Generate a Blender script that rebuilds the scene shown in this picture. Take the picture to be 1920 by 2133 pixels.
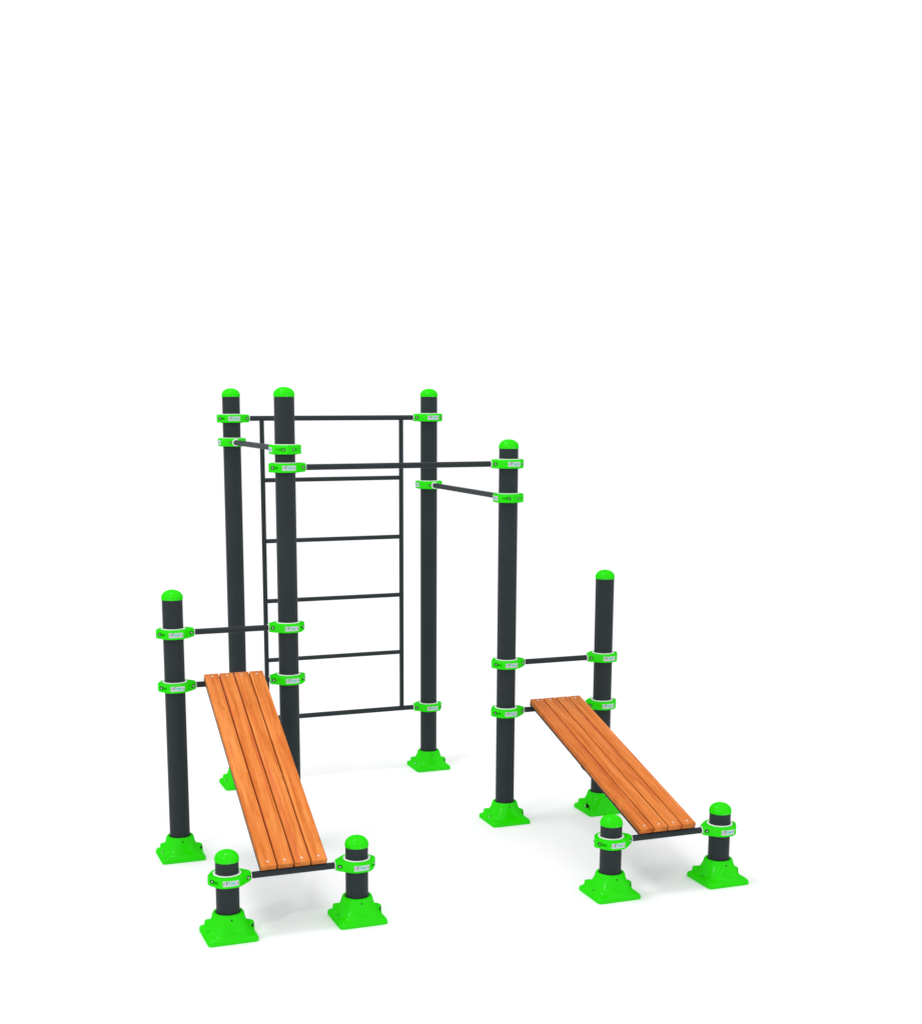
import bpy, bmesh, math, random
from mathutils import Vector, Matrix
from mathutils.bvhtree import BVHTree

scene = bpy.context.scene
C = scene.collection
for o in list(bpy.data.objects):
    bpy.data.objects.remove(o)

# ------------------------------------------------------------------ camera
cd = bpy.data.cameras.new('camera')
cam = bpy.data.objects.new('camera', cd)
C.objects.link(cam)
cam.location = (-1.98425, -7.67448, 2.58877)
cam.rotation_euler = (math.pi / 2 - 0.188619, 0, -0.348432)
cd.sensor_width = 36
cd.lens = 49.0425
cd.shift_x = 0.03993
cd.shift_y = 0.14804
cd.clip_start = 0.1
cd.clip_end = 500
scene.camera = cam

# ------------------------------------------------------------------ studio light
w = bpy.data.worlds.new('World')
scene.world = w
w.use_nodes = True
bg = w.node_tree.nodes['Background']
bg.inputs['Color'].default_value = (0.985, 0.978, 1.0, 1)
bg.inputs['Strength'].default_value = 1.08


def area(name, loc, target, size, power, col=(1, 1, 1)):
    l = bpy.data.lights.new(name, 'AREA')
    l.shape = 'DISK'
    l.size = size
    l.energy = power
    l.color = col
    o = bpy.data.objects.new(name, l)
    C.objects.link(o)
    o.location = loc
    o.rotation_euler = (Vector(target) - Vector(loc)).to_track_quat('-Z', 'Y').to_euler()
    return o


area('key_lamp', (-5.2, -5.2, 5.6), (0.6, -0.3, 0.4), 0.55, 80)
area('top_lamp', (-1.2, 0.2, 8.0), (0.6, -0.2, 0.0), 1.9, 125)

vs = scene.view_settings
vs.view_transform = 'Standard'
vs.look = 'None'
vs.exposure = 0
vs.gamma = 1
vs.use_curve_mapping = False


# ------------------------------------------------------------------ materials
def mat(name, col, rough=0.5, spec=0.5, metal=0.0, tint=None):
    m = bpy.data.materials.new(name)
    m.use_nodes = True
    b = m.node_tree.nodes['Principled BSDF']
    b.inputs['Base Color'].default_value = (*col, 1)
    b.inputs['Roughness'].default_value = rough
    b.inputs['Specular IOR Level'].default_value = spec
    b.inputs['Metallic'].default_value = metal
    if tint:
        b.inputs['Specular Tint'].default_value = (*tint, 1)
    return m


def noisy(m, scale, amt, rough_amt=0.0, bump=0.0, bscale=None):
    """small procedural variation of a paint's colour, gloss and surface"""
    nt = m.node_tree
    N, L = nt.nodes, nt.links
    b = N['Principled BSDF']
    tc = N.new('ShaderNodeTexCoord')
    n = N.new('ShaderNodeTexNoise')
    n.inputs['Scale'].default_value = scale
    n.inputs['Detail'].default_value = 4
    L.new(tc.outputs['Object'], n.inputs['Vector'])
    base = list(b.inputs['Base Color'].default_value)
    r = N.new('ShaderNodeValToRGB')
    r.color_ramp.elements[0].position = 0.3
    r.color_ramp.elements[1].position = 0.7
    r.color_ramp.elements[0].color = [c * (1 - amt) for c in base[:3]] + [1]
    r.color_ramp.elements[1].color = [min(1, c * (1 + amt)) for c in base[:3]] + [1]
    L.new(n.outputs['Fac'], r.inputs['Fac'])
    L.new(r.outputs['Color'], b.inputs['Base Color'])
    if rough_amt:
        mr = N.new('ShaderNodeMapRange')
        ro = b.inputs['Roughness'].default_value
        mr.inputs['To Min'].default_value = ro - rough_amt
        mr.inputs['To Max'].default_value = ro + rough_amt
        L.new(n.outputs['Fac'], mr.inputs['Value'])
        L.new(mr.outputs['Result'], b.inputs['Roughness'])
    if bump:
        n2 = N.new('ShaderNodeTexNoise')
        n2.inputs['Scale'].default_value = bscale or scale * 10
        L.new(tc.outputs['Object'], n2.inputs['Vector'])
        bp = N.new('ShaderNodeBump')
        bp.inputs['Strength'].default_value = bump
        bp.inputs['Distance'].default_value = 0.001
        L.new(n2.outputs['Fac'], bp.inputs['Height'])
        L.new(bp.outputs['Normal'], b.inputs['Normal'])


M_GROUND = mat('white_floor', (0.95, 0.95, 0.95), 0.9, 0.0)
noisy(M_GROUND, 0.8, 0.004)
M_POST = mat('dark_grey_powder_coat', (0.0235, 0.0305, 0.0335), 0.5, 0.10)
noisy(M_POST, 9, 0.06, 0.05, 0.12, 420)


def moulded(name, col, gloss):
    """coloured moulding with an even, thin sheen"""
    m = bpy.data.materials.new(name)
    m.use_nodes = True
    nt = m.node_tree
    N, L = nt.nodes, nt.links
    N.remove(N['Principled BSDF'])
    d = N.new('ShaderNodeBsdfDiffuse')
    g_ = N.new('ShaderNodeBsdfGlossy')
    mx = N.new('ShaderNodeMixShader')
    mx.inputs[0].default_value = gloss
    L.new(d.outputs[0], mx.inputs[1]); L.new(g_.outputs[0], mx.inputs[2])
    L.new(mx.outputs[0], N['Material Output'].inputs['Surface'])
    tc = N.new('ShaderNodeTexCoord')
    n = N.new('ShaderNodeTexNoise')
    n.inputs['Scale'].default_value = 7
    n.inputs['Detail'].default_value = 4
    L.new(tc.outputs['Object'], n.inputs['Vector'])
    r = N.new('ShaderNodeValToRGB')
    r.color_ramp.elements[0].position = .3
    r.color_ramp.elements[1].position = .7
    r.color_ramp.elements[0].color = [c * .97 for c in col] + [1]
    r.color_ramp.elements[1].color = [c * 1.03 for c in col] + [1]
    L.new(n.outputs['Fac'], r.inputs['Fac'])
    L.new(r.outputs['Color'], d.inputs['Color'])
    mr = N.new('ShaderNodeMapRange')
    mr.inputs['To Min'].default_value = .16
    mr.inputs['To Max'].default_value = .23
    L.new(n.outputs['Fac'], mr.inputs['Value'])
    L.new(mr.outputs['Result'], g_.inputs['Roughness'])
    n2 = N.new('ShaderNodeTexNoise')
    n2.inputs['Scale'].default_value = 240
    L.new(tc.outputs['Object'], n2.inputs['Vector'])
    bp = N.new('ShaderNodeBump')
    bp.inputs['Strength'].default_value = .05
    bp.inputs['Distance'].default_value = .001
    L.new(n2.outputs['Fac'], bp.inputs['Height'])
    L.new(bp.outputs['Normal'], d.inputs['Normal']); L.new(bp.outputs['Normal'], g_.inputs['Normal'])
    return m


M_GREEN = moulded('lime_green_plastic', (0.018, 0.68, 0.0003), 0.0145)
M_WHITE = mat('white_plastic', (0.86, 0.87, 0.86), 0.4, 0.3)
M_SHADED_LIP = mat('shaded_liner_lip', (0.016, 0.022, 0.025), 0.7, 0.1)  # liner's lower lip, with the shade under the clamp put into its colour
M_STEEL = mat('zinc_steel', (0.60, 0.62, 0.62), 0.35, 0.5, 1.0)
noisy(M_STEEL, 90, 0.08, 0.08)
M_SCREW = mat('bright_screw', (0.64, 0.62, 0.58), 0.4, 0.5, 0.6)
M_CAPSCREW = mat('grey_screw', (0.30, 0.32, 0.33), 0.4, 0.4, 0.4)
M_HOLE = mat('dark_screw_and_pocket_shade', (0.012, 0.016, 0.014), 0.5, 0.2)  # dark screws, and the shade painted on the clamp's bolt pocket floors
M_PLATE = mat('brushed_plate', (0.52, 0.55, 0.56), 0.4, 0.3, 0.2)
noisy(M_PLATE, 60, 0.05, 0.06)
M_INK = mat('black_print', (0.012, 0.016, 0.016), 0.5, 0.2)
M_TEAL = mat('teal_print', (0.05, 0.58, 0.46), 0.5, 0.2)
M_GREYINK = mat('grey_print', (0.42, 0.46, 0.47), 0.5, 0.2)


def wood():
    m = bpy.data.materials.new('oiled_orange_wood')
    m.use_nodes = True
    nt = m.node_tree
    N, L = nt.nodes, nt.links
    b = N['Principled BSDF']
    b.inputs['Roughness'].default_value = 0.6
    b.inputs['Specular IOR Level'].default_value = 0.12
    b.inputs['Specular Tint'].default_value = (1, 0.45, 0.2, 1)
    tc = N.new('ShaderNodeTexCoord')
    oi = N.new('ShaderNodeObjectInfo')
    off = N.new('ShaderNodeCombineXYZ')
    mul = N.new('ShaderNodeMath'); mul.operation = 'MULTIPLY'; mul.inputs[1].default_value = 37.0
    L.new(oi.outputs['Random'], mul.inputs[0])
    for i in range(3):
        L.new(mul.outputs[0], off.inputs[i])
    add = N.new('ShaderNodeVectorMath'); add.operation = 'ADD'
    L.new(tc.outputs['Object'], add.inputs[0]); L.new(off.outputs[0], add.inputs[1])

    def mapped(sc):
        mp = N.new('ShaderNodeMapping')
        mp.inputs['Scale'].default_value = sc
        L.new(add.outputs[0], mp.inputs['Vector'])
        return mp

    def noise(sc, detail=5, rough=0.55, dist=0.0):
        n = N.new('ShaderNodeTexNoise')
        n.inputs['Scale'].default_value = 1
        n.inputs['Detail'].default_value = detail
        n.inputs['Roughness'].default_value = rough
        n.inputs['Distortion'].default_value = dist
        L.new(mapped(sc).outputs[0], n.inputs['Vector'])
        return n

    def ramp(src, stops):
        r = N.new('ShaderNodeValToRGB')
        e = r.color_ramp.elements
        while len(e) < len(stops):
            e.new(0.5)
        for k, (p, c) in enumerate(stops):
            e[k].position = p
            e[k].color = (*c, 1)
        L.new(src, r.inputs['Fac'])
        return r

    def mix(kind, fac, a, bb):
        x = N.new('ShaderNodeMix'); x.data_type = 'RGBA'; x.blend_type = kind
        if isinstance(fac, float):
            x.inputs[0].default_value = fac
        else:
            L.new(fac, x.inputs[0])
        L.new(a, x.inputs[6]); L.new(bb, x.inputs[7])
        return x.outputs[2]

    # long figure, stretched along the board
    big = noise((1.7, 24, 24), 6, 0.6, 0.7)
    col = ramp(big.outputs['Fac'], [(0.28, WOODC[0]), (0.44, WOODC[1]), (0.56, WOODC[2]), (0.74, WOODC[3])]).outputs[0]
    # fine grain lines
    fine = noise((5.0, 190, 190), 5, 0.65, 0.2)
    fr = ramp(fine.outputs['Fac'], [(0.34, (0.82, 0.76, 0.70)), (0.52, (1, 1, 1)), (0.7, (1.06, 1.05, 1.05))]).outputs[0]
    col = mix('MULTIPLY', 0.8, col, fr)
    # cross figure, blotches
    bl = noise((7, 24, 24), 3, 0.5)
    br = ramp(bl.outputs['Fac'], [(0.36, (0.90, 0.80, 0.70)), (0.55, (1, 1, 1))]).outputs[0]
    col = mix('MULTIPLY', 0.8, col, br)
    # a few reddish streaks
    st = noise((0.7, 48, 48), 2, 0.5, 0.5)
    sm = ramp(st.outputs['Fac'], [(0.60, (0, 0, 0)), (0.68, (0.75, 0.75, 0.75))]).outputs[0]
    rd = N.new('ShaderNodeRGB'); rd.outputs[0].default_value = (*WOODC[4], 1)
    col = mix('MIX', sm, col, rd.outputs[0])
    # small dark flecks and knots
    vo = N.new('ShaderNodeTexVoronoi')
    vo.inputs['Scale'].default_value = 1
    L.new(mapped((5.5, 22, 22)).outputs[0], vo.inputs['Vector'])
    vr = ramp(vo.outputs['Distance'], [(0.03, (0.62, 0.5, 0.42)), (0.13, (1, 1, 1))]).outputs[0]
    col = mix('MULTIPLY', 0.8, col, vr)
    # sides and ends: upright bands of browner grain, plus their shade darkened into the colour
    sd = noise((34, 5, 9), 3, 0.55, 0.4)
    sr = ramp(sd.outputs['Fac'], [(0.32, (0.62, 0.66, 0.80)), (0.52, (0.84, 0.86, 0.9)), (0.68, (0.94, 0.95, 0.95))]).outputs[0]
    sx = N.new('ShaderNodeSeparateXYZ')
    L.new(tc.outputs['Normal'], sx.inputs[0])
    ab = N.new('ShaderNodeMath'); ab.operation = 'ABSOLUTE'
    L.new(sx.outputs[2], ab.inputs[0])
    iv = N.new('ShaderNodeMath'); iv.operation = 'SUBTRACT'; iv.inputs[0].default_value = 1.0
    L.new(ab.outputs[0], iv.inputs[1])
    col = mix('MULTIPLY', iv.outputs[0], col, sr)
    # each board has a tone of its own
    tone = ramp(oi.outputs['Random'], [(0.0, (0.92, 0.86, 0.82)), (0.5, (1, 0.98, 0.96)), (1.0, (1.07, 1.14, 1.2))]).outputs[0]
    col = mix('MULTIPLY', 1.0, col, tone)
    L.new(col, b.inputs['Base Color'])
    bp = N.new('ShaderNodeBump')
    bp.inputs['Strength'].default_value = 0.25
    bp.inputs['Distance'].default_value = 0.0015
    L.new(fine.outputs['Fac'], bp.inputs['Height'])
    L.new(bp.outputs['Normal'], b.inputs['Normal'])
    return m


WOODC = [(0.52, 0.122, 0.021), (0.66, 0.190, 0.039), (0.74, 0.238, 0.056), (0.81, 0.300, 0.085), (0.60, 0.120, 0.044)]
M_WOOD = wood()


# ------------------------------------------------------------------ mesh helpers
def link(name, me, parent=None, mats=()):
    o = bpy.data.objects.new(name, me)
    C.objects.link(o)
    for m in mats:
        if m.name not in [x.name for x in me.materials if x]:
            me.materials.append(m)
    if parent:
        o.parent = parent
    return o


def finish(bm, name, mats, smooth=35):
    bmesh.ops.recalc_face_normals(bm, faces=bm.faces)
    me = bpy.data.meshes.new(name)
    bm.to_mesh(me)
    bm.free()
    for m in mats:
        me.materials.append(m)
    if smooth:
        for p in me.polygons:
            p.use_smooth = True
        me.set_sharp_from_angle(angle=math.radians(smooth))
    return me


def rings_to_bm(bm, rings, close_top=True, close_bottom=True, mi=0):
    V = [[bm.verts.new(p) for p in r] for r in rings]
    n = len(rings[0])
    F = []
    for a, b in zip(V[:-1], V[1:]):
        for i in range(n):
            j = (i + 1) % n
            F.append(bm.faces.new((a[i], a[j], b[j], b[i])))
    if close_bottom:
        F.append(bm.faces.new(list(reversed(V[0]))))
    if close_top:
        F.append(bm.faces.new(V[-1]))
    for f in F:
        f.material_index = mi
    return F


def circ(r, z, n=48, cx=0, cy=0):
    return [(cx + r * math.cos(2 * math.pi * i / n), cy + r * math.sin(2 * math.pi * i / n), z) for i in range(n)]


def lathe(bm, prof, n=48, top=True, bottom=True, mi=0):
    return rings_to_bm(bm, [circ(max(r, 1e-5), z, n) for r, z in prof], top, bottom, mi)


def tube(bm, a, b, r, n=24, mi=0):
    a, b = Vector(a), Vector(b)
    q = (b - a).to_track_quat('Z', 'Y').to_matrix().to_4x4()
    q.translation = a
    L = (b - a).length
    e = min(0.0012, L * .2)
    rs = [circ(r - e, 0, n), circ(r, e, n), circ(r, L - e, n), circ(r - e, L, n)]
    rs = [[tuple(q @ Vector(p)) for p in ring] for ring in rs]
    return rings_to_bm(bm, rs, True, True, mi)


def box(bm, lo, hi, mi=0, bev=0.0):
    vs_ = bmesh.ops.create_cube(bm, size=1)['verts']
    lo, hi = Vector(lo), Vector(hi)
    for v in vs_:
        v.co = Vector((lo[k] + (v.co[k] + .5) * (hi[k] - lo[k]) for k in range(3)))
    fs = set(f for v in vs_ for f in v.link_faces)
    for f in fs:
        f.material_index = mi
    if bev:
        es = list(set(e for v in vs_ for e in v.link_edges))
        bmesh.ops.bevel(bm, geom=es, offset=bev, segments=3, affect='EDGES', profile=0.5)


def carve(me, cutters, name):
    """boolean difference of small cutter meshes from a mesh (modifiers, evaluated once)"""
    o = bpy.data.objects.new('carve_body', me)
    C.objects.link(o)
    tmp = []
    for c in cutters:
        k = bpy.data.objects.new('carve_tool', c)
        C.objects.link(k)
        tmp.append(k)
        md = o.modifiers.new('cut', 'BOOLEAN')
        md.operation = 'DIFFERENCE'
        md.solver = 'EXACT'
        md.object = k
    dg = bpy.context.evaluated_depsgraph_get()
    dg.update()
    out = bpy.data.meshes.new_from_object(o.evaluated_get(dg))
    out.name = name
    for k in tmp + [o]:
        bpy.data.objects.remove(k)
    for p in out.polygons:
        p.use_smooth = True
    out.set_sharp_from_angle(angle=math.radians(38))
    return out


# ------------------------------------------------------------------ ground
bm = bmesh.new()
bmesh.ops.create_circle(bm, cap_ends=True, radius=90, segments=96)
g = link('ground', finish(bm, 'ground', [M_GROUND], None))
g['kind'] = 'structure'

# ------------------------------------------------------------------ layout (metres)
R = 0.057
S, E_, GG, HH = 1.362, 0.658, 1.283, 1.4023
P = dict(A=(0, S), B=(0, 0), C=(S, S), D=(S, 0), E=(-E_, 0), F=(S + E_, 0),
         G1=(-E_, -GG), G2=(0, -GG), H1=(S, -HH), H2=(S + E_, -HH))
TOP = dict(A=2.59, B=2.59, C=2.59, D=2.289, E=1.486, F=1.486, G1=.3825, G2=.3825, H1=.3825, H2=.3825)

rig = bpy.data.objects.new('outdoor_fitness_rig', None)
C.objects.link(rig)
rig.empty_display_size = 0.2
rig['label'] = 'dark grey outdoor workout station with lime green clamps, climbing ladder and two sloping wooden benches'
rig['category'] = 'fitness station'

POSTLABEL = dict(D='tall post that ends a little lower than the other three tall ones',
                 E='half height post at the upper end of the steeper bench',
                 F='half height post at the upper end of the flatter bench',
                 G1='short stub post at the foot of the steeper bench', G2='short stub post at the foot of the steeper bench',
                 H1='short stub post at the foot of the flatter bench', H2='short stub post at the foot of the flatter bench')

# cap
bm = bmesh.new()
prof = [(0.0570, 0.0016), (0.0592, 0.0016), (0.0596, 0.0030), (0.0596, 0.0130)]
for k in range(1, 12):
    t = k / 12 * math.pi / 2
    prof.append((0.0596 * math.cos(t) ** 0.94, 0.0130 + 0.0430 * math.sin(t)))
prof.append((0.0008, 0.056))
lathe(bm, prof, 64)
ME_CAP = finish(bm, 'cap', [M_GREEN], 50)
bm = bmesh.new()
tube(bm, (0, -0.0585, 0.0068), (0, -0.0602, 0.0068), 0.0027, 16)
ME_CAPSCREW = finish(bm, 'cap_screw', [M_CAPSCREW])


# foot cover ---------------------------------------------------------
def sq(a, n, z, N=96):
    out = []
    for i in range(N):
        t = 2 * math.pi * (i + .5) / N
        c, s = math.cos(t), math.sin(t)
        r = a / ((abs(c) ** n + abs(s) ** n) ** (1 / n))
        out.append((r * c, r * s, z))
    return out


FP = [(.1225, 19, 0.000), (.1246, 19, .004), (.1242, 18, .017), (.1222, 14, .0235), (.1175, 10, .0285), (.1120, 5.5, .0325),
      (.1062, 4.2, .0370), (.1008, 3.6, .0435), (.0960, 3.1, .0530), (.0915, 2.8, .0650), (.0872, 2.5, .0785), (.0836, 2.25, .0910),
      (.0808, 2.05, .1020), (.0790, 2.0, .1120), (.0768, 2.0, .1200), (.0725, 2.0, .1258), (.0668, 2.0, .1280), (.0612, 2.0, .1262), (.0574, 2.0, .1205)]

EARS = [(math.radians(129), .17, .1440, .056), (math.radians(6), .27, .1285, .060)]


def foot_ring(a_, n, z, shell):
    out = []
    for x, y, _ in sq(a_, n, z, 144):
        t = math.atan2(y, x)
        r = math.hypot(x, y)
        if shell:
            for t0, sg, rt, zt in EARS:
                d = abs((t - t0 + math.pi) % (2 * math.pi) - math.pi) / sg
                wz = min(1, max(0, (zt + .008 - z) / .012)) * min(1, max(0, (z - .010) / .014))
                wz = wz * wz * (3 - 2 * wz)
                r += max(0, rt - r) * wz * math.exp(-d ** 4)
        out.append((r * math.cos(t), r * math.sin(t), z))
    return out


def fine_profile():
    out = []
    for p, q in zip(FP[:-1], FP[1:]):
        k = max(1, int(abs(q[2] - p[2]) / .0022))
        for i in range(k):
            f = i / k
            out.append(tuple(p[j] + (q[j] - p[j]) * f for j in range(3)))
    return out + [FP[-1]]


bm = bmesh.new()
FPF = fine_profile()
top_i = max(range(len(FPF)), key=lambda i: FPF[i][2])
rings_to_bm(bm, [foot_ring(*f, i < top_i) for i, f in enumerate(FPF)])
bmesh.ops.recalc_face_normals(bm, faces=bm.faces)
bvh_foot = BVHTree.FromBMesh(bm)


foot0 = finish(bm, 'foot_raw', [M_GREEN])
# pocket in the -u side: wedge that leaves a small triangular recess
bm = bmesh.new()
tri = [(-0.002, .067), (-.002, .0312), (-.090, .0312)]
a = [bm.verts.new((-.150, y, z)) for y, z in tri]
b = [bm.verts.new((-.085, y, z)) for y, z in tri]
bm.faces.new(a); bm.faces.new(list(reversed(b)))
for i in range(3):
    j = (i + 1) % 3
    bm.faces.new((a[i], b[i], b[j], a[j]))
cutA = finish(bm, 'cutA', [M_GREEN], None)
bm = bmesh.new()
tube(bm, (.126, -.05, .041), (.116, .004, .043), .0110, 16)
cutB = finish(bm, 'cutB', [M_GREEN], None)
ME_FOOT = carve(foot0.copy(), [cutB], 'foot_cover')
ME_FOOT_POCKET = carve(foot0, [cutA, cutB], 'foot_cover')     # the foot that shows its triangular pocket
# moulded emblem on the front: row of dots over two sweeping arcs
def on_front(u, z):
    h = bvh_foot.ray_cast(Vector((u, -.4, z)), Vector((0, 1, 0)))
    return h[0] if h[0] else Vector((u, -.1, z))


def stroke(bm, pts, r):
    for p, q in zip(pts[:-1], pts[1:]):
        if (q - p).length > 1e-4:
            tube(bm, p, q, r, 8)


emb = bmesh.new()
for k in range(5):
    u = -.022 + k * .011
    z = .068 + .006 * math.cos((k - 2) * .62)
    p = on_front(u, z)
    tube(emb, p + Vector((0, .002, 0)), p + Vector((0, -.0018, .0006)), .0026, 12)
stroke(emb, [on_front(-.030 + .062 * t, .060 - .017 * math.sin(t * 2.2) * t + .003 * math.sin(t * 5)) for t in [i / 14 for i in range(15)]], .0017)
stroke(emb, [on_front(-.026 + .050 * t, .052 - .010 * math.sin(t * math.pi)) for t in [i / 14 for i in range(15)]], .0015)
ME_EMBLEM = finish(emb, 'emblem', [M_GREEN])

# foot bolts
bm = bmesh.new()
tube(bm, (-.083, -.0150, .0385), (-.1075, -.0150, .0385), .0064, 18)
tube(bm, (-.083, -.0150, .0385), (-.1058, -.0165, .0372), .0088, 18, 1)
ME_FB_L = finish(bm, 'anchor_bolt', [M_STEEL, M_HOLE])
bm = bmesh.new()
tube(bm, (-.083, -.0150, .0385), (-.1060, -.0150, .0385), .0050, 18)
ME_FB_D = finish(bm, 'anchor_bolt', [M_HOLE])
bm = bmesh.new()
tube(bm, (.1135, .008, .042), (.1155, -.006, .042), .0062, 18)
ME_FB_R = finish(bm, 'anchor_bolt', [M_HOLE])
p = on_front(0, .106)
bm = bmesh.new()
tube(bm, p + Vector((0, .004, 0)), p + Vector((0, -.0012, .0006)), .0045, 16)
ME_FS = finish(bm, 'set_screw', [M_HOLE])

# posts -----------------------------------------------------------------
for k, (x, y) in P.items():
    bm = bmesh.new()
    lathe(bm, [(R, 0.002), (R, TOP[k] + .010)], 64)
    po = link('post', finish(bm, 'post', [M_POST], 40), rig)
    po.location = (x, y, 0)
    if k in POSTLABEL:
        po['label'] = POSTLABEL[k]
    ang = {'E': -0.38, 'F': -0.5, 'A': 0.0}.get(k, 0)
    c = link('cap', ME_CAP, po)
    c.location = (0, 0, TOP[k])
    c.rotation_euler = (0, 0, ang)
    s = link('cap_screw', ME_CAPSCREW, po)
    s.location = (0, 0, TOP[k])
    s.rotation_euler = (0, 0, ang)
    f = link('foot_cover', ME_FOOT_POCKET if k == 'F' else ME_FOOT, rig)
    f.location = (x, y, 0)
    for nm, me in (('anchor_bolt', ME_FB_D if k[0] in 'GH' else ME_FB_L), ('anchor_bolt', ME_FB_R), ('set_screw', ME_FS), ('emblem', ME_EMBLEM)):
        link(nm, me, f)


# clamp ------------------------------------------------------------------
DISCS = [((a_, b_), .069) for a_ in (-.010, .010) for b_ in (-.020, .020)] + [((.0935, 0), .0245), ((-.0745, 0), .0215)]
XEND = .1165


def clamp_ring(d, z, N=144):
    def sup(t):
        return max(cx * math.cos(t) + cy * math.sin(t) + r - d for (cx, cy), r in DISCS)
    ths = [2 * math.pi * i / 720 for i in range(720)]
    hs = [(math.cos(t), math.sin(t), sup(t)) for t in ths]
    hs.append((1, 0, XEND - d))
    out = []
    for i in range(N):
        t = 2 * math.pi * i / N
        c, s = math.cos(t), math.sin(t)
        best = 9
        for a, b, h in hs:
            k = a * c + b * s
            if k > 1e-6:
                best = min(best, h / k)
        u = best * c
        tp = min(1, max(0, (u - .100) / (XEND - .100)))      # the bar end of the clamp gets lower
        out.append((u, best * s, z * (1 - .14 * tp * tp)))
    return out


bm = bmesh.new()
rings_to_bm(bm, [clamp_ring(d, z) for z, d in ((-.0255, .0062), (-.0247, .0028), (-.0228, .0008), (-.0200, 0), (.0200, 0), (.0228, .0008), (.0247, .0028), (.0255, .0062))])
body = finish(bm, 'clamp_raw', [M_GREEN])
cut = []
BOLTS = []
for sg in (-1, 1):
    for u, fl in ((-.0800, .0235), (.0965, .0250)):
        bm = bmesh.new()
        tube(bm, (u, sg * fl, 0), (u, sg * .12, 0), .0120, 6)
        cut.append(finish(bm, 'cut', [M_GREEN], None))
        BOLTS.append((u, sg, fl))
    # moulded hollow beside the small-end bolt
    bm = bmesh.new()
    tube(bm, (-.0665, sg * .0330, 0), (-.0600, sg * .12, 0), .0085, 12)
    cut.append(finish(bm, 'cut', [M_GREEN], None))
bm = bmesh.new()
box(bm, (-.13, -.0007, -.05), (-.066, .0007, .05))
cut.append(finish(bm, 'cut', [M_GREEN], None))
ME_CLAMP = carve(body, cut, 'clamp')

bm = bmesh.new()
lathe(bm, [(.0575, .018), (.0575, .0290), (.0585, .0296), (.0670, .0296), (.0680, .0288), (.0680, .018)], 64)
ME_LINER = finish(bm, 'liner', [M_WHITE], 50)
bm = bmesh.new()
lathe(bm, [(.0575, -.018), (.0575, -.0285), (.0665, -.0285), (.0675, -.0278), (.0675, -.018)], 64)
ME_LOWER_LIP = finish(bm, 'lower_lip', [M_SHADED_LIP], 50)  # lower lip of the white liner, coloured dark for its shaded underside
bm = bmesh.new()
rs = [[(x, r * math.cos(2 * math.pi * i / 32), r * math.sin(2 * math.pi * i / 32)) for i in range(32)]
      for x, r in ((.1150, .0210), (.1155, .0224), (.1173, .0224), (.1179, .0216))]
rings_to_bm(bm, rs)
ME_WASHER = finish(bm, 'washer', [M_WHITE], 50)
BOLTME = []
for u, sg, fl in BOLTS:
    bm = bmesh.new()
    tube(bm, (u, sg * (fl - .004), 0), (u, sg * (fl + .0080), 0), .0046, 16)
    tube(bm, (u, sg * (fl - .004), 0), (u, sg * (fl + .0015), 0), .0099, 6, 1)  # dark hex disc on the pocket floor, standing in for the pocket's shade
    BOLTME.append(finish(bm, 'bolt', [M_STEEL, M_HOLE]))


# name plate: built in x (along) / z (up), facing -y -----------------------
def text_mesh(body_, size, shear, bold=0.0):
    cu = bpy.data.curves.new('txt', 'FONT')
    cu.body = body_
    cu.size = size
    cu.shear = shear
    cu.extrude = 0.00006
    cu.offset = bold
    cu.align_x = 'LEFT'
    cu.resolution_u = 4
    o = bpy.data.objects.new('txt', cu)
    C.objects.link(o)
    dg = bpy.context.evaluated_depsgraph_get()
    dg.update()
    me = bpy.data.meshes.new_from_object(o.evaluated_get(dg))
    bpy.data.objects.remove(o)
    bpy.data.curves.remove(cu)
    return me


PW, PH, PY = .0780, .0270, -.0890


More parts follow.
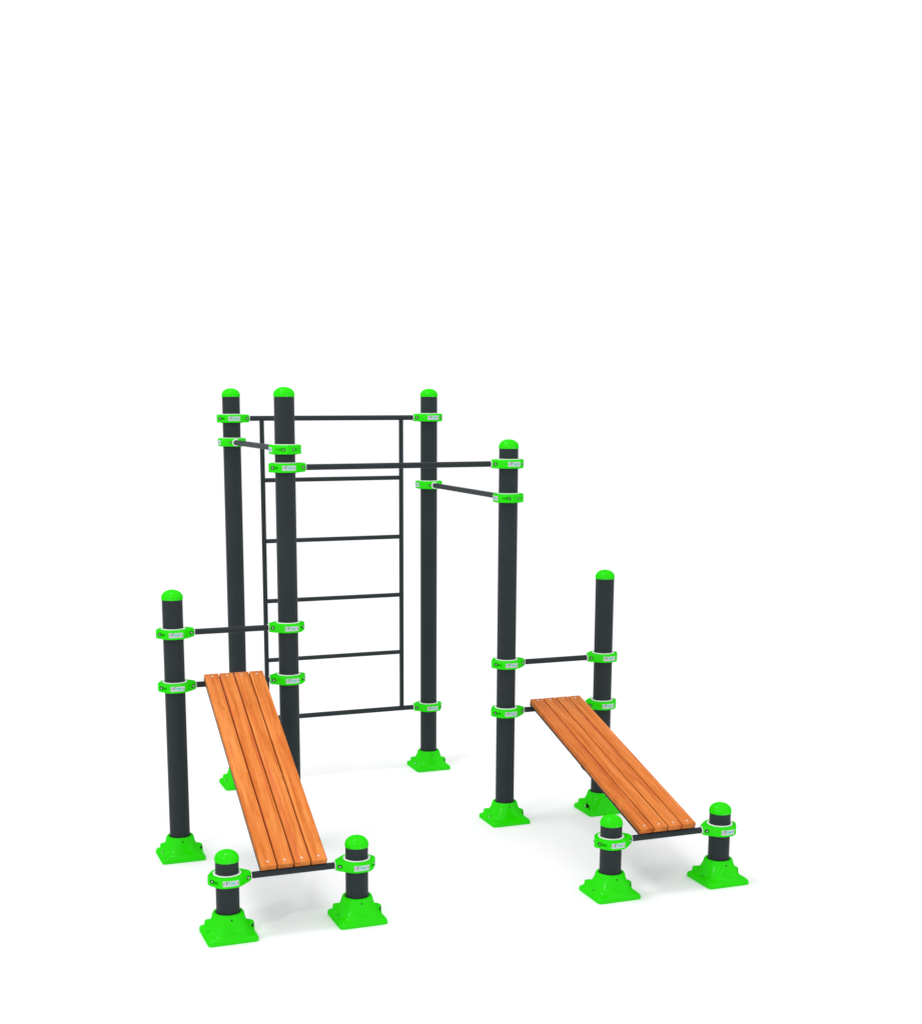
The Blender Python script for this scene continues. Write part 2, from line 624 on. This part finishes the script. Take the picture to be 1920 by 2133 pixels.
def plate_mesh():
    bm = bmesh.new()
    for k in range(12):       # thin sheet, a strip at a time so that it can follow the clamp's curve
        box(bm, (-PW / 2 + PW * k / 12, PY - .0010, -PH / 2), (-PW / 2 + PW * (k + 1) / 12, PY + .0030, PH / 2), 0)
    bmesh.ops.remove_doubles(bm, verts=bm.verts, dist=1e-6)
    inner = [f for f in bm.faces if all(len(e.link_faces) > 2 for e in f.edges)]
    bmesh.ops.delete(bm, geom=inner, context='FACES_ONLY')
    y0 = PY - .0011

    def poly(pts, mi, th=.00022):
        a_ = [bm.verts.new((x, y0 - th, z)) for x, z in pts]
        b_ = [bm.verts.new((x, y0 + th, z)) for x, z in pts]
        fs = [bm.faces.new(a_), bm.faces.new(list(reversed(b_)))]
        for i in range(len(pts)):
            j = (i + 1) % len(pts)
            fs.append(bm.faces.new((a_[i], b_[i], b_[j], a_[j])))
        for f in fs:
            f.material_index = mi

    def dot(x, z, r, mi):
        poly([(x + r * math.cos(t * math.pi / 8), z + r * math.sin(t * math.pi / 8)) for t in range(16)], mi)

    # rivets
    for sx in (-1, 1):
        dot(sx * .0338, 0.0, .0027, 1)
    # running figure, a black zigzag with a round head
    poly([(-.0250, .0098), (-.0228, .0112), (-.0186, .0072), (-.0165, .0080), (-.0205, .0010), (-.0222, .0022)], 1)
    dot(-.0136, .0100, .0021, 1)
    poly([(-.0206, .0012), (-.0186, .0020), (-.0192, -.0036), (-.0232, -.0060), (-.0262, -.0052), (-.0222, -.0024)], 1)
    poly([(-.0280, .0014), (-.0262, .0026), (-.0206, .0014), (-.0212, .0004)], 3)
    poly([(-.0186, -.0064), (-.0170, -.0056), (-.0150, -.0086), (-.0164, -.0094)], 3)
    # word
    tm = text_mesh('bengo', .0168, .22, .00055)
    n0 = len(bm.verts)
    fm = bmesh.new()
    fm.from_mesh(tm)
    xs = [v.co.x for v in fm.verts]
    sx = .0375 / (max(xs) - min(xs))
    x0 = min(xs)
    vm = {}
    for v in fm.verts:
        vm[v.index] = bm.verts.new((-.0128 + (v.co.x - x0) * sx, y0 - .00012 - v.co.z * 3, -.0022 + v.co.y * .92))
    for f in fm.faces:
        try:
            nf = bm.faces.new([vm[v.index] for v in f.verts])
            nf.material_index = 2
        except ValueError:
            pass
    fm.free()
    bpy.data.meshes.remove(tm)
    poly([(.0262, .0108), (.0288, .0112), (.0270, .0066), (.0258, .0066)], 2)
    # thin grey line of small print
    for k in range(9):
        x = -.0100 + k * .0042
        poly([(x, -.0082), (x + .0032, -.0082), (x + .0034, -.0068), (x + .0002, -.0068)], 3)
    for v in bm.verts:
        v.co.y += v.co.x ** 2 / .25
    me = bpy.data.meshes.new('name_plate')
    bm.to_mesh(me)
    bm.free()
    for m in (M_PLATE, M_INK, M_TEAL, M_GREYINK):
        me.materials.append(m)
    return me


ME_NAME = plate_mesh()


def clamp(post, z, direction):
    """direction: unit vector (x, y) of the bar that leaves this clamp; the plate faces -y for bars along x and -x for bars along y"""
    x, y = P[post]
    e = link('clamp', ME_CLAMP, rig)
    e.location = (x, y, z)
    ang = math.atan2(direction[1], direction[0])
    front = (0, -1) if abs(direction[0]) > .5 else (-1, 0)
    e.rotation_euler = (0, 0, ang)
    for nm, me in (('liner', ME_LINER), ('lower_lip', ME_LOWER_LIP), ('washer', ME_WASHER)):
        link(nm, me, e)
    for me in BOLTME:
        link('bolt', me, e)
    n = link('name_plate', ME_NAME, e)
    fa = math.atan2(front[1], front[0]) + math.pi / 2 - ang
    n.rotation_euler = (0, 0, fa)


def bar(a, b, z, r, name='bar'):
    pa, pb = Vector((*P[a], z)), Vector((*P[b], z))
    d = (pb - pa).normalized()
    bm = bmesh.new()
    L = (pb - pa).length - 2 * .112
    tube(bm, (0, 0, 0), d * L, r, 32)
    o = link(name, finish(bm, name, [M_POST], 40), rig)
    o.location = pa + d * .112
    clamp(a, z, (d.x, d.y))
    clamp(b, z, (-d.x, -d.y))
    return o


RB = .0166
bar('B', 'D', 2.202, RB, 'pull_up_bar')
bar('A', 'B', 2.303, RB, 'pull_up_bar')
bar('C', 'D', 2.001, RB, 'pull_up_bar')
bar('E', 'B', 1.299, RB, 'dip_bar')
bar('D', 'F', .997, RB, 'dip_bar')
bar('E', 'B', .997, RB, 'bench_bar')
bar('D', 'F', .696, RB, 'bench_bar')
bar('G1', 'G2', .2955, RB, 'bench_bar')
bar('H1', 'H2', .2955, RB, 'bench_bar')

# ladder -------------------------------------------------------------------
lt = bar('A', 'C', 2.454, RB, 'ladder')
lo_ = bar('A', 'C', .445, RB, 'cross_bar')
org = lt.location
UL, UR = .1997, 1.1614
for u in (UL, UR):
    bm = bmesh.new()
    tube(bm, (0, 0, .445 + .010), (0, 0, 2.454 - .010), .0152, 28)
    o = link('upright', finish(bm, 'upright', [M_POST], 40), lt)
    o.location = Vector((u, S, 0)) - org
bm = bmesh.new()
tube(bm, (UL + .008, 0, 0), (UR - .008, 0, 0), .0143, 28)
ME_RUNG = finish(bm, 'rung', [M_POST], 40)
for k in range(1, 5):
    o = link('rung', ME_RUNG, lt)
    o.location = Vector((0, S, 2.454 - k * .4018)) - org

# benches --------------------------------------------------------------------
LEN, PWD, GAP, TH = 1.4755, .0795, .0062, .030


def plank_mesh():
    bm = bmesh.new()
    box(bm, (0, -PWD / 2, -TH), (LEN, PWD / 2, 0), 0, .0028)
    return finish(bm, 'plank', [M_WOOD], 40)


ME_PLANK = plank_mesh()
bm = bmesh.new()
lathe(bm, [(.0058, -.001), (.0058, .0006), (.0052, .0012), (.0030, .0015)], 24)
ME_SCREW = finish(bm, 'screw', [M_SCREW], 60)


def bench(uc, v0, z0, v1, z1, label):
    a, b = Vector((uc, v0, z0)), Vector((uc, v1, z1))
    X = (b - a).normalized()
    Y = Vector((1, 0, 0))
    Z = X.cross(Y).normalized()
    if Z.z < 0:
        Z = -Z
    Y = Z.cross(X)
    m = Matrix((X, Y, Z)).transposed().to_4x4()
    m.translation = a
    W = 4 * PWD + 3 * GAP
    bm = bmesh.new()
    y0 = -TH - .0002
    for s in (-1, 1):     # flat bars under the outer boards, with a down-turned web
        lo, hi = sorted((s * (W / 2 + .0006), s * (W / 2 - .042)))
        box(bm, (.002, lo, y0 - .0095), (LEN - .002, hi, y0), 0, .0008)
        lo, hi = sorted((s * (W / 2 - .036), s * (W / 2 - .042)))
        box(bm, (.05, lo, y0 - .0240), (LEN - .05, hi, y0 - .0090), 0, .0008)
    box(bm, (.012, -W / 2 + .041, y0 - .0050), (LEN - .012, W / 2 - .041, y0 - .0004), 0, .0008)   # sheet the boards lie on
    box(bm, (LEN - .052, -W / 2 + .010, y0 - .0125), (LEN - .003, W / 2 - .016, y0 - .0085), 0, .0008)
    box(bm, (LEN * .50, -W / 2 + .004, y0 - .0200), (LEN * .50 + .045, W / 2 - .004, y0 - .0062), 0, .0015)
    fr = link('bench', finish(bm, 'bench', [M_POST], 40), rig)
    fr.matrix_local = m
    fr['label'] = label
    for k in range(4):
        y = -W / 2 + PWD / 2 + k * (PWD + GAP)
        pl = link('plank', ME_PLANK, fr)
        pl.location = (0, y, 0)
        for x in (.024, LEN - .029):
            sc = link('screw', ME_SCREW, fr)
            sc.location = (x, y, .0002)
    return fr


bench(-.3265, -.0160, 1.0568, -1.3066, .3405, 'steeper sloping wooden bench of four boards')
bench(1.691, -.0085, .7622, -1.4220, .3485, 'flatter sloping wooden bench of four boards')
